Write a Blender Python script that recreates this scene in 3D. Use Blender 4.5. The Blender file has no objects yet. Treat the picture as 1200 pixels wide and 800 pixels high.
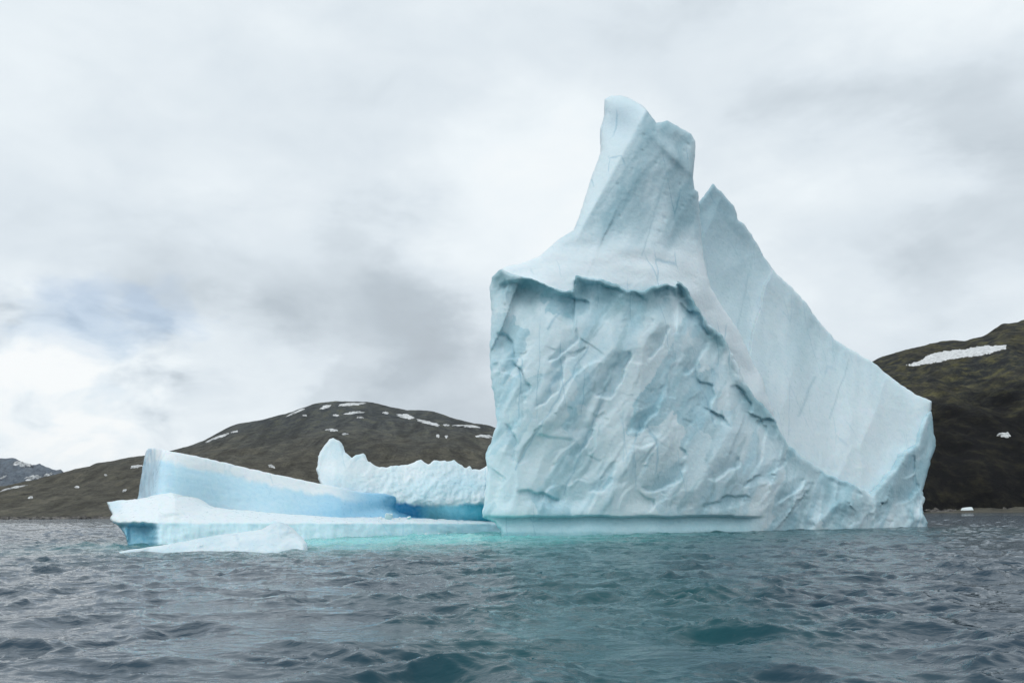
import bpy, math
import numpy as np
from mathutils import Vector, Matrix

# ------------------------------------------------------------------ camera
scene = bpy.context.scene
W, H, FPX = 1200.0, 800.0, 933.0
CAM = np.array([0.0, 0.0, 3.0])
PITCH = math.atan(200.0 / FPX)
ROLL = math.radians(0.40)
cam_data = bpy.data.cameras.new("camera")
cam_data.sensor_width = 36.0
cam_data.lens = 36.0 * FPX / W
cam_data.clip_start = 0.1
cam_data.clip_end = 60000.0
cam = bpy.data.objects.new("camera", cam_data)
scene.collection.objects.link(cam)
RM = Matrix.Rotation(math.pi / 2 + PITCH, 3, 'X') @ Matrix.Rotation(-ROLL, 3, 'Z')
cam.matrix_world = Matrix.Translation(Vector(CAM)) @ RM.to_4x4()
scene.camera = cam
RMN = np.array(RM)

# ------------------------------------------------------------------ sky, sun, exposure
SUN_EL, SUN_AZ = math.radians(54), math.radians(225)      # azimuth clockwise from +Y: behind the camera, to the left
world = bpy.data.worlds.new("World")
scene.world = world
world.use_nodes = True
wt = world.node_tree
wt.nodes.clear()


class NT:
    """small helper for building node trees"""
    def __init__(self, tree):
        self.t = tree

    def n(self, typ, ins=None, **props):
        nd = self.t.nodes.new(typ)
        for k, v in props.items():
            setattr(nd, k, v)
        for k, v in (ins or {}).items():
            sock = nd.inputs[k]
            if isinstance(v, bpy.types.NodeSocket):
                self.t.links.new(v, sock)
            else:
                sock.default_value = v
        return nd

    def math(self, op, a, b=None, c=None, clamp=False):
        ins = {0: a}
        if b is not None:
            ins[1] = b
        if c is not None:
            ins[2] = c
        return self.n('ShaderNodeMath', ins, operation=op, use_clamp=clamp).outputs[0]

    def ramp(self, fac, stops, interp='LINEAR'):
        nd = self.n('ShaderNodeValToRGB', {0: fac})
        cr = nd.color_ramp
        cr.interpolation = interp
        while len(cr.elements) < len(stops):
            cr.elements.new(0.5)
        for e, (p, c) in zip(cr.elements, stops):
            e.position = p
            e.color = c if len(c) == 4 else (*c, 1)
        return nd.outputs[0]

    def mixc(self, fac, a, b, blend='MIX'):
        nd = self.n('ShaderNodeMix', data_type='RGBA', blend_type=blend)
        for sock, v in ((nd.inputs[0], fac), (nd.inputs[6], a), (nd.inputs[7], b)):
            if isinstance(v, bpy.types.NodeSocket):
                self.t.links.new(v, sock)
            else:
                sock.default_value = v if isinstance(v, float) else (*v, 1)
        return nd.outputs[2]

    def noise(self, vec, scale, detail=5.0, rough=0.5, dist=0.0, lac=2.0):
        return self.n('ShaderNodeTexNoise', {'Vector': vec, 'Scale': scale, 'Detail': detail,
                                             'Roughness': rough, 'Distortion': dist, 'Lacunarity': lac}).outputs[0]


q = NT(wt)
geo = q.n('ShaderNodeTexCoord').outputs['Generated']
sep = q.n('ShaderNodeSeparateXYZ', {0: geo})
dx, dy, dz = sep.outputs
pl = q.n('ShaderNodeCombineXYZ', {0: dx, 1: dy, 2: q.math('MULTIPLY', dz, 2.0)}).outputs[0]
big = q.noise(q.n('ShaderNodeVectorMath', {0: pl, 1: (3.1, 1.2, 0.4)}, operation='ADD').outputs[0], 2.6, 5.0, 0.52, 0.3)
mid = q.noise(q.n('ShaderNodeVectorMath', {0: pl, 1: (13.1, 4.2, 0.0)}, operation='ADD').outputs[0], 7.0, 7.0, 0.56, 0.4)
lay = q.math('ADD', q.math('MULTIPLY', big, 0.6), q.math('MULTIPLY', mid, 0.4))
# wind-torn edges: the directions of the cloud masses are warped by noise
wn = q.n('ShaderNodeTexNoise', {'Vector': pl, 'Scale': 4.5, 'Detail': 6.0, 'Roughness': 0.6}).outputs['Color']
wv = q.n('ShaderNodeVectorMath', {0: wn, 1: (-0.5, -0.5, -0.5)}, operation='ADD').outputs[0]
wv = q.n('ShaderNodeVectorMath', {0: wv, 1: (0.30, 0.30, 0.16)}, operation='MULTIPLY').outputs[0]
wdir = q.n('ShaderNodeVectorMath', {0: q.n('ShaderNodeVectorMath', {0: geo, 1: wv}, operation='ADD').outputs[0]}, operation='NORMALIZE').outputs[0]


def lobe(az, el, r, amt):
    """a cloud mass centred on azimuth az, elevation el (degrees), radius r (degrees)"""
    a, e = math.radians(az), math.radians(el)
    d = (math.sin(a) * math.cos(e), math.cos(a) * math.cos(e), math.sin(e))
    dot = q.n('ShaderNodeVectorMath', {0: wdir, 1: d}, operation='DOT_PRODUCT').outputs['Value']
    return q.n('ShaderNodeMapRange', {0: dot, 1: math.cos(math.radians(r)), 2: 1.0, 3: 0.0, 4: amt}, interpolation_type='SMOOTHSTEP').outputs[0]


def total(lobes):
    acc = lobes[0]
    for b in lobes[1:]:
        acc = q.math('ADD', acc, b)
    return acc


masses = total([lobe(-6, 11.0, 14, -0.13), lobe(-15, 12.5, 13, -0.12), lobe(-23, 14.5, 9, -0.11), lobe(-31, 17, 10, -0.12), lobe(-3, 9.0, 8, -0.12), lobe(-11, 15, 10, -0.07),
                lobe(3, 20, 13, 0.24), lobe(22, 18, 9, 0.22), lobe(29, 21.5, 13, -0.24), lobe(24, 13, 8, -0.08), lobe(31, 33, 9, 0.18),
                lobe(-32, 7, 6, 0.26), lobe(-27, 5, 5, 0.20), lobe(-20, 8.5, 6, 0.20), lobe(-14, 9.0, 5, 0.12), lobe(-6, 30, 10, -0.05), lobe(14, 28, 9, -0.04)])
# broken cumulus low over the water to the left
puff = q.noise(q.n('ShaderNodeVectorMath', {0: pl, 1: (2.7, 8.8, 1.0)}, operation='ADD').outputs[0], 11.0, 7.0, 0.55, 0.5)
masses = q.math('ADD', masses, q.math('MULTIPLY', q.math('MULTIPLY', q.math('SUBTRACT', puff, 0.48), 2.2), lobe(-30, 5, 13, 1.0)))
shade = q.math('ADD', q.math('ADD', 0.595, q.math('MULTIPLY', q.math('SUBTRACT', lay, 0.5), 0.95)), masses)
cloud_col = q.ramp(shade, [(0.0, (0.39, 0.435, 0.48)), (0.25, (0.51, 0.58, 0.64)), (0.5, (0.725, 0.80, 0.86)),
                           (0.75, (0.86, 0.925, 0.965)), (1.0, (0.96, 0.99, 1.0))])
# small breaks of blue low over the fjord
gap_l = total([lobe(-31, 12.0, 4.5, 1.0), lobe(-27, 12.6, 4.0, 1.0), lobe(-23, 13.0, 3.6, 0.9), lobe(-27.5, 7.0, 2.0, 0.6)])
gap_m = q.n('ShaderNodeMapRange', {0: q.math('ADD', gap_l, q.math('MULTIPLY', q.math('SUBTRACT', mid, 0.5), 1.4)), 1: 0.15, 2: 1.5, 3: 0.0, 4: 0.42}, interpolation_type='SMOOTHSTEP').outputs[0]
nish = q.n('ShaderNodeTexSky', sky_type='NISHITA', sun_disc=False, sun_elevation=SUN_EL, sun_rotation=SUN_AZ,
           air_density=1.0, dust_density=1.0, ozone_density=1.5)
bg_sky = q.n('ShaderNodeBackground', {'Color': nish.outputs[0], 'Strength': 0.15})
bg_cloud = q.n('ShaderNodeBackground', {'Color': cloud_col, 'Strength': 1.0})
mixw = q.n('ShaderNodeMixShader', {0: gap_m, 1: bg_cloud.outputs[0], 2: bg_sky.outputs[0]})
q.n('ShaderNodeOutputWorld', {0: mixw.outputs[0]})

sun_d = bpy.data.lights.new("sun", 'SUN')
sun_d.energy = 0.75
sun_d.angle = math.radians(30)
sun_d.color = (1.0, 0.985, 0.965)
sun = bpy.data.objects.new("sun", sun_d)
scene.collection.objects.link(sun)
sdir = Vector((math.sin(SUN_AZ) * math.cos(SUN_EL), math.cos(SUN_AZ) * math.cos(SUN_EL), math.sin(SUN_EL)))
sun.rotation_euler = sdir.to_track_quat('Z', 'Y').to_euler()

vs = scene.view_settings
vs.view_transform = 'Standard'
vs.look = 'None'
vs.exposure = 0.0
vs.gamma = 1.0
vs.use_curve_mapping = False
scene.cycles.use_denoising = True
scene.cycles.max_bounces = 8
scene.cycles.diffuse_bounces = 5
scene.cycles.glossy_bounces = 3

# ------------------------------------------------------------------ helpers
def world_pt(px, py, Y):
    """the point at distance Y (metres along +Y) that is seen at px, py in the 1200 x 800 photograph"""
    px, py, Y = np.broadcast_arrays(np.asarray(px, float), np.asarray(py, float), np.asarray(Y, float))
    d = np.stack([(px - W / 2) / FPX, -(py - H / 2) / FPX, -np.ones_like(px)], -1) @ RMN.T
    return CAM + d * (Y / d[..., 1])[..., None]


def _h(ix, iy, iz, seed):
    n = (ix.astype(np.int64) * 374761393 + iy.astype(np.int64) * 668265263 + iz.astype(np.int64) * 2147483647 + seed * 1274126177) & 0xffffffff
    n = ((n ^ (n >> 13)) * 1274126177) & 0xffffffff
    n = ((n ^ (n >> 16)) * 2246822519) & 0xffffffff
    return (n ^ (n >> 15)) / 4294967295.0


def vnoise(x, y, z=None, seed=0):
    z = np.zeros_like(x) if z is None else z
    fx, fy, fz = np.floor(x), np.floor(y), np.floor(z)
    tx, ty, tz = x - fx, y - fy, z - fz
    sx, sy, sz = [t * t * t * (t * (6 * t - 15) + 10) for t in (tx, ty, tz)]
    out = 0
    for a in (0, 1):
        for b in (0, 1):
            for c in (0, 1):
                w = (sx if a else 1 - sx) * (sy if b else 1 - sy) * (sz if c else 1 - sz)
                h = _h(fx + a, fy + b, fz + c, seed)
                h2 = _h(fx + a, fy + b, fz + c, seed + 101) * 2 * np.pi
                zc = 2 * h - 1
                rr = np.sqrt(np.maximum(0, 1 - zc * zc))
                out = out + w * (rr * np.cos(h2) * (tx - a) + rr * np.sin(h2) * (ty - b) + zc * (tz - c))
    return out * 1.6


def fbm(x, y, z=None, seed=0, octv=5, gain=0.5):
    s, a = 0.0, 1.0
    z = np.zeros_like(x) if z is None else z
    for i in range(octv):
        s = s + a * vnoise(x, y, z, seed + i * 7)
        x, y, z, a = x * 2.03 + 5.1, y * 2.03 + 1.7, z * 2.03 + 9.2, a * gain
    return s


def cells(u, v, seed, jitter=0.9):
    """iterate over the 3 x 3 cell neighbours: offset to the cell's point and its random numbers"""
    fu, fv = np.floor(u), np.floor(v)
    z = np.zeros_like(fu)
    for a in (-1, 0, 1):
        for b in (-1, 0, 1):
            cu, cv = fu + a, fv + b
            r1, r2 = _h(cu, cv, z, seed), _h(cu, cv, z, seed + 1)
            ou = u - (cu + 0.5 + (r1 - 0.5) * jitter)
            ov = v - (cv + 0.5 + (r2 - 0.5) * jitter)
            yield ou, ov, _h(cu, cv, z, seed + 2), _h(cu, cv, z, seed + 3), _h(cu, cv, z, seed + 4)


def chisel(u, v, seed, tilt=0.8, k=0.5, off=0.5):
    """lower envelope of tilted shells: broken ice facets with sharp ridges between them; + is towards the viewer"""
    best = np.full(u.shape, 1e9)
    for ou, ov, r3, r4, r5 in cells(u, v, seed):
        best = np.minimum(best, k * (ou * ou + ov * ov) + tilt * ((r3 - .5) * ou + (r4 - .5) * ov) + off * (r5 - 0.5))
    return best


def cellrand(u, v, seed):
    best, val = np.full(u.shape, 1e9), np.zeros(u.shape)
    for ou, ov, r3, r4, r5 in cells(u, v, seed):
        d = ou * ou + ov * ov
        m = d < best
        best = np.where(m, d, best)
        val = np.where(m, r5, val)
    return val


def rot(x, y, deg, lx, ly):
    """coordinates along / across a direction, divided by the two lengths"""
    a = math.radians(deg)
    return (x * math.cos(a) + y * math.sin(a)) / lx, (-x * math.sin(a) + y * math.cos(a)) / ly


def sstep(a, b, x):
    t = np.clip((x - a) / (b - a), 0, 1)
    return t * t * (3 - 2 * t)


def tps(cp, x, y, lam=1.0):
    cp = np.array(cp, float)
    s = 100.0
    c = cp[:, :2] / s

    def K(ax, ay):
        r2 = (ax[:, None] - c[:, 0]) ** 2 + (ay[:, None] - c[:, 1]) ** 2
        return 0.5 * r2 * np.log(r2 + 1e-9)
    n = len(c)
    A = np.zeros((n + 3, n + 3))
    A[:n, :n] = K(c[:, 0], c[:, 1]) + lam * 0.02 * np.eye(n)
    A[:n, n] = 1
    A[:n, n + 1:] = c
    A[n:, :n] = A[:n, n:].T
    b = np.zeros(n + 3)
    b[:n] = cp[:, 2]
    w = np.linalg.solve(A, b)
    x, y = x / s, y / s
    return K(x, y) @ w[:n] + w[n] + w[n + 1] * x + w[n + 2] * y


def roughen(poly, amp, seed, step=2.5):
    out = []
    p = np.array(poly, float)
    for a, b in zip(p, np.roll(p, -1, 0)):
        n = max(1, int(np.hypot(*(b - a)) / step))
        for i in range(n):
            out.append(a + (b - a) * i / n)
    o = np.array(out)
    nx = fbm(o[:, 0] / 9, o[:, 1] / 9, seed=seed, octv=4, gain=.6)
    ny = fbm(o[:, 0] / 9 + 50, o[:, 1] / 9, seed=seed + 5, octv=4, gain=.6)
    return o + amp * np.stack([nx, ny], 1)


def poly_dist(x, y, poly):
    """distance to the outline, inside test and nearest outline point"""
    best = np.full(x.shape, 1e18)
    nx, ny = np.zeros_like(x), np.zeros_like(y)
    inside = np.zeros(x.shape, bool)
    for a, b in zip(poly, np.roll(poly, -1, 0)):
        ex, ey = b - a
        t = np.clip(((x - a[0]) * ex + (y - a[1]) * ey) / (ex * ex + ey * ey + 1e-12), 0, 1)
        qx, qy = a[0] + t * ex, a[1] + t * ey
        d = (x - qx) ** 2 + (y - qy) ** 2
        m = d < best
        best = np.where(m, d, best)
        nx, ny = np.where(m, qx, nx), np.where(m, qy, ny)
        if abs(ey) > 1e-12:
            c = ((a[1] > y) != (b[1] > y)) & (x < a[0] + (y - a[1]) / ey * ex)
            inside ^= c
    return np.sqrt(best), inside, nx, ny


def mesh_object(name, co, faces, mat, parent=None, smooth=True, col=None):
    me = bpy.data.meshes.new(name)
    co = np.asarray(co, np.float32)
    faces = np.asarray(faces, np.int32)
    k = faces.shape[1]
    me.vertices.add(len(co))
    me.vertices.foreach_set('co', co.ravel())
    me.loops.add(faces.size)
    me.loops.foreach_set('vertex_index', faces.ravel())
    me.polygons.add(len(faces))
    me.polygons.foreach_set('loop_start', np.arange(0, faces.size, k, dtype=np.int32))
    me.polygons.foreach_set('loop_total', np.full(len(faces), k, np.int32))
    me.polygons.foreach_set('use_smooth', np.full(len(faces), smooth, bool))
    me.update(calc_edges=True)
    if col is not None:
        at = me.color_attributes.new('ice', 'FLOAT_COLOR', 'POINT')
        c4 = np.ones((len(co), 4), np.float32)
        c4[:, :3] = col
        at.data.foreach_set('color', c4.ravel())
    me.materials.append(mat)
    o = bpy.data.objects.new(name, me)
    scene.collection.objects.link(o)
    if parent is not None:
        o.parent = parent
        o.matrix_parent_inverse = Matrix.Translation(-parent.location)
    return o


def tag(o, label=None, cat=None, group=None, kind=None):
    for k, v in (('label', label), ('category', cat), ('group', group), ('kind', kind)):
        if v:
            o[k] = v
    return o


def empty(name, loc):
    o = bpy.data.objects.new(name, None)
    o.location = loc
    o.empty_display_size = 2
    scene.collection.objects.link(o)
    return o


def ice_body(name, poly, depth_fn, color_fn, parent, mat, step=1.4, thick=20.0, wthick=60.0,
             rough=0.8, seed=1, round_w=4.0, round_r=0.8):
    """a closed body of ice: outline with its own distance, modelled front relief and a real back"""
    poly = roughen(poly, rough, seed)
    x0, y0 = poly.min(0) - 2
    x1, y1 = poly.max(0) + 2
    gx, gy = np.arange(x0, x1 + step, step), np.arange(y0, y1 + step, step)
    nx, ny = len(gx), len(gy)
    X, Yp = [a.ravel() for a in np.meshgrid(gx, gy)]
    cxm, cym = [a.ravel() for a in np.meshgrid(gx[:-1] + step / 2, gy[:-1] + step / 2)]
    _, cin, _, _ = poly_dist(cxm, cym, poly)
    ci = np.nonzero(cin)[0]
    iy, ix = ci // (nx - 1), ci % (nx - 1)
    v00 = iy * nx + ix
    quads = np.stack([v00, v00 + nx, v00 + nx + 1, v00 + 1], 1)
    used, inv = np.unique(quads, return_inverse=True)
    quads = inv.reshape(quads.shape)
    X, Yp = X[used], Yp[used]
    cnt = np.bincount(quads.ravel(), minlength=len(used))
    bnd = cnt < 4
    d, ins, sx, sy = poly_dist(X, Yp, poly)
    X, Yp = np.where(bnd, sx, X), np.where(bnd, sy, Yp)
    d = np.where(bnd, 0, d)
    Yd = depth_fn(X, Yp, d)
    tt = np.clip(1 - d / round_w, 0, 1)
    Yd = Yd + round_r * (1 - np.sqrt(np.maximum(0, 1 - tt * tt)))
    P = world_pt(X, Yp, Yd)
    col = color_fn(X, Yp, d, P)
    tb = thick * np.sqrt(np.clip(d / wthick, 0, 1)) + 1.2 * fbm(P[:, 0] / 6, P[:, 2] / 6, seed=seed + 9) * np.clip(d / 15, 0, 1)
    B = P.copy()
    B[:, 1] += np.where(bnd, 0, np.maximum(tb, 0.3))
    n = len(P)
    bidx = np.where(bnd, np.arange(n), n + np.arange(n))
    co = np.concatenate([P, B])
    faces = np.concatenate([quads, bidx[quads][:, ::-1]])
    used2, inv2 = np.unique(faces, return_inverse=True)
    return mesh_object(name, co[used2], inv2.reshape(faces.shape), mat, parent, True, np.concatenate([col, col])[used2])


def mixcol(c, new, m):
    return c * (1 - m[:, None]) + np.array(new)[None] * m[:, None]


def blob(x, y, cx, cy, rx, ry, ang=0.0, soft=1.0):
    u, v = rot(x - cx, y - cy, ang, rx, ry)
    return np.exp(-soft * (u * u + v * v))


# ------------------------------------------------------------------ materials
def new_mat(name):
    m = bpy.data.materials.new(name)
    m.use_nodes = True
    m.node_tree.nodes.clear()
    return m, NT(m.node_tree)


def ice_material(name, rough=0.40, bump=0.30, sss=0.12, crack=0.6):
    m, q = new_mat(name)
    pos = q.n('ShaderNodeNewGeometry').outputs['Position']
    att = q.n('ShaderNodeVertexColor', layer_name='ice').outputs[0]
    fine = q.noise(pos, 1.7, 6.0, 0.6, 0.4)
    grain = q.noise(pos, 9.0, 3.0, 0.6)
    f = q.n('ShaderNodeMapRange', {0: fine, 1: 0.35, 2: 0.68, 3: 0.0, 4: 1.0}).outputs[0]
    lightc = q.mixc(0.12, att, (0.89, 0.96, 0.985))
    darkc = q.mixc(1.0, att, (0.93, 0.965, 0.975), 'MULTIPLY')
    colr = q.mixc(f, darkc, lightc)
    wp = q.n('ShaderNodeTexNoise', {'Vector': pos, 'Scale': 0.35, 'Detail': 4.0}).outputs['Color']
    wpv = q.n('ShaderNodeVectorMath', {0: wp, 1: (0.9, 0.9, 0.9)}, operation='MULTIPLY').outputs[0]
    cp = q.n('ShaderNodeVectorMath', {0: pos, 1: wpv}, operation='ADD').outputs[0]
    cp = q.n('ShaderNodeMapping', {'Vector': cp, 'Rotation': (0.0, 0.55, 0.0), 'Scale': (0.22, 0.10, 0.035)}).outputs[0]
    vor = q.n('ShaderNodeTexVoronoi', {'Vector': cp, 'Scale': 1.0}, feature='DISTANCE_TO_EDGE').outputs['Distance']
    keep = q.n('ShaderNodeMapRange', {0: q.noise(pos, 0.09, 3.0, 0.5), 1: 0.52, 2: 0.62, 3: 0.0, 4: 1.0}).outputs[0]
    crk = q.math('MULTIPLY', q.n('ShaderNodeMapRange', {0: vor, 1: 0.003, 2: 0.022, 3: 1.0, 4: 0.0}).outputs[0], keep)
    colr = q.mixc(q.math('MULTIPLY', crk, crack), colr, q.mixc(1.0, att, (0.50, 0.68, 0.76), 'MULTIPLY'))
    rr = q.n('ShaderNodeMapRange', {0: fine, 1: 0.3, 2: 0.7, 3: rough - 0.12, 4: rough + 0.16}).outputs[0]
    hsum = q.math('SUBTRACT', q.math('ADD', q.math('MULTIPLY', fine, 0.8), q.math('MULTIPLY', grain, 0.2)), q.math('MULTIPLY', crk, 0.15))
    bmp = q.n('ShaderNodeBump', {'Height': hsum, 'Strength': bump, 'Distance': 0.5})
    p = q.n('ShaderNodeBsdfPrincipled', {'Base Color': colr, 'Roughness': rr, 'IOR': 1.31, 'Normal': bmp.outputs[0],
                                         'Subsurface Weight': sss, 'Subsurface Radius': (0.35, 0.75, 1.0), 'Subsurface Scale': 0.5})
    q.n('ShaderNodeOutputMaterial', {0: p.outputs[0]})
    return m


MAT_ICE = ice_material('glacier_ice')
MAT_SMOOTH = ice_material('smooth_glacier_ice', 0.34, 0.12, 0.3, 0.3)


def tundra_material(name, rock, heath, moss, base, z0, z1):
    m, q = new_mat(name)
    pos = q.n('ShaderNodeNewGeometry').outputs['Position']
    st = q.n('ShaderNodeVectorMath', {0: pos, 1: (1.0, 1.0, 1.5)}, operation='MULTIPLY').outputs[0]
    a = q.noise(st, 0.012, 8.0, 0.62, 0.6)
    b = q.noise(st, 0.06, 6.0, 0.65, 0.3)
    c = q.noise(pos, 0.35, 4.0, 0.7)
    m1 = q.n('ShaderNodeMapRange', {0: a, 1: 0.42, 2: 0.6, 3: 0.0, 4: 1.0}).outputs[0]
    m2 = q.n('ShaderNodeMapRange', {0: b, 1: 0.45, 2: 0.66, 3: 0.0, 4: 0.8}).outputs[0]
    gs = q.n('ShaderNodeVectorMath', {0: pos, 1: (1.0, 0.18, 0.12)}, operation='MULTIPLY').outputs[0]
    gl = q.noise(gs, 0.035, 6.0, 0.6, 1.2)                    # gullies and scree running down the slope
    hz = q.math('ADD', q.n('ShaderNodeSeparateXYZ', {0: pos}).outputs[2], q.math('MULTIPLY', q.math('SUBTRACT', a, 0.5), (z1 - z0) * 2.2))
    mz = q.n('ShaderNodeMapRange', {0: hz, 1: z0, 2: z1, 3: 0.0, 4: 1.0}).outputs[0]
    col = q.mixc(mz, base, q.mixc(m1, rock, heath))
    col = q.mixc(q.math('MULTIPLY', m2, q.math('ADD', q.math('MULTIPLY', mz, 0.8), 0.2)), col, moss)
    col = q.mixc(0.55, col, q.ramp(b, [(0.36, (0.45, 0.45, 0.47)), (0.50, (0.95, 0.95, 0.95)), (0.62, (1.5, 1.45, 1.35))]), 'MULTIPLY')
    col = q.mixc(0.6, col, q.ramp(gl, [(0.36, (0.5, 0.5, 0.5)), (0.5, (0.95, 0.95, 0.95)), (0.64, (1.4, 1.38, 1.34))]), 'MULTIPLY')
    col = q.mixc(0.5, col, q.ramp(c, [(0.32, (0.12, 0.12, 0.12)), (0.66, (1.0, 1.0, 1.0))]), 'MULTIPLY')
    hs = q.math('ADD', q.math('MULTIPLY', b, 0.7), q.math('MULTIPLY', c, 0.3))
    bmp = q.n('ShaderNodeBump', {'Height': hs, 'Strength': 0.8, 'Distance': 8.0})
    p = q.n('ShaderNodeBsdfPrincipled', {'Base Color': col, 'Roughness': 0.95, 'Specular IOR Level': 0.15, 'Normal': bmp.outputs[0]})
    q.n('ShaderNodeOutputMaterial', {0: p.outputs[0]})
    return m


MAT_HILL = tundra_material('tundra_heath', (0.090, 0.104, 0.114), (0.100, 0.108, 0.110), (0.108, 0.112, 0.084), (0.120, 0.114, 0.094), 60.0, 140.0)
MAT_CRAG = tundra_material('dark_crag', (0.036, 0.040, 0.042), (0.060, 0.058, 0.047), (0.115, 0.108, 0.046), (0.008, 0.008, 0.009), 110.0, 175.0)
MAT_FAR = tundra_material('hazed_far_rock', (0.15, 0.19, 0.24), (0.18, 0.21, 0.25), (0.16, 0.19, 0.22), (0.16, 0.17, 0.18), 50.0, 120.0)  # distance haze put into the rock colour, paler and bluer


def snow_material():
    m, q = new_mat('old_snow')
    pos = q.n('ShaderNodeNewGeometry').outputs['Position']
    a = q.noise(pos, 0.2, 5.0, 0.6)
    col = q.ramp(a, [(0.35, (0.50, 0.51, 0.51)), (0.62, (0.78, 0.79, 0.79))])
    p = q.n('ShaderNodeBsdfPrincipled', {'Base Color': col, 'Roughness': 0.8})
    q.n('ShaderNodeOutputMaterial', {0: p.outputs[0]})
    return m


MAT_SNOW = snow_material()


def rock_material():
    m, q = new_mat('shore_rock')
    pos = q.n('ShaderNodeNewGeometry').outputs['Position']
    a = q.noise(pos, 0.16, 6.0, 0.7)
    col = q.ramp(a, [(0.40, (0.025, 0.023, 0.021)), (0.52, (0.09, 0.083, 0.075)), (0.68, (0.30, 0.28, 0.25))])
    bmp = q.n('ShaderNodeBump', {'Height': a, 'Strength': 0.8, 'Distance': 1.0})
    p = q.n('ShaderNodeBsdfPrincipled', {'Base Color': col, 'Roughness': 0.85, 'Normal': bmp.outputs[0]})
    q.n('ShaderNodeOutputMaterial', {0: p.outputs[0]})
    return m


MAT_ROCK = rock_material()


def water_material():
    m, q = new_mat('sea_water')
    pos = q.n('ShaderNodeNewGeometry').outputs['Position']
    att = q.n('ShaderNodeVertexColor', layer_name='ice').outputs[0]
    st = q.n('ShaderNodeVectorMath', {0: pos, 1: (0.75, 1.35, 1.0)}, operation='MULTIPLY').outputs[0]
    n1 = q.noise(st, 1.3, 4.0, 0.55, 0.3)
    n2 = q.noise(st, 5.5, 4.0, 0.6, 0.2)
    hs = q.math('ADD', q.math('MULTIPLY', n1, 0.10), q.math('MULTIPLY', n2, 0.010))
    # the small waves that the mesh is too coarse to carry far out are carried by the relief instead
    dist = q.n('ShaderNodeVectorMath', {0: pos}, operation='LENGTH').outputs['Value']
    k = q.n('ShaderNodeMapRange', {0: dist, 1: 15.0, 2: 110.0, 3: 0.6, 4: 3.4}).outputs[0]
    bmp = q.n('ShaderNodeBump', {'Height': q.math('MULTIPLY', hs, k), 'Strength': 1.0, 'Distance': 1.0})
    p = q.n('ShaderNodeBsdfPrincipled', {'Base Color': att, 'Roughness': 0.05, 'IOR': 1.333, 'Normal': bmp.outputs[0]})
    q.n('ShaderNodeOutputMaterial', {0: p.outputs[0]})
    return m


MAT_WATER = water_material()

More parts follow.
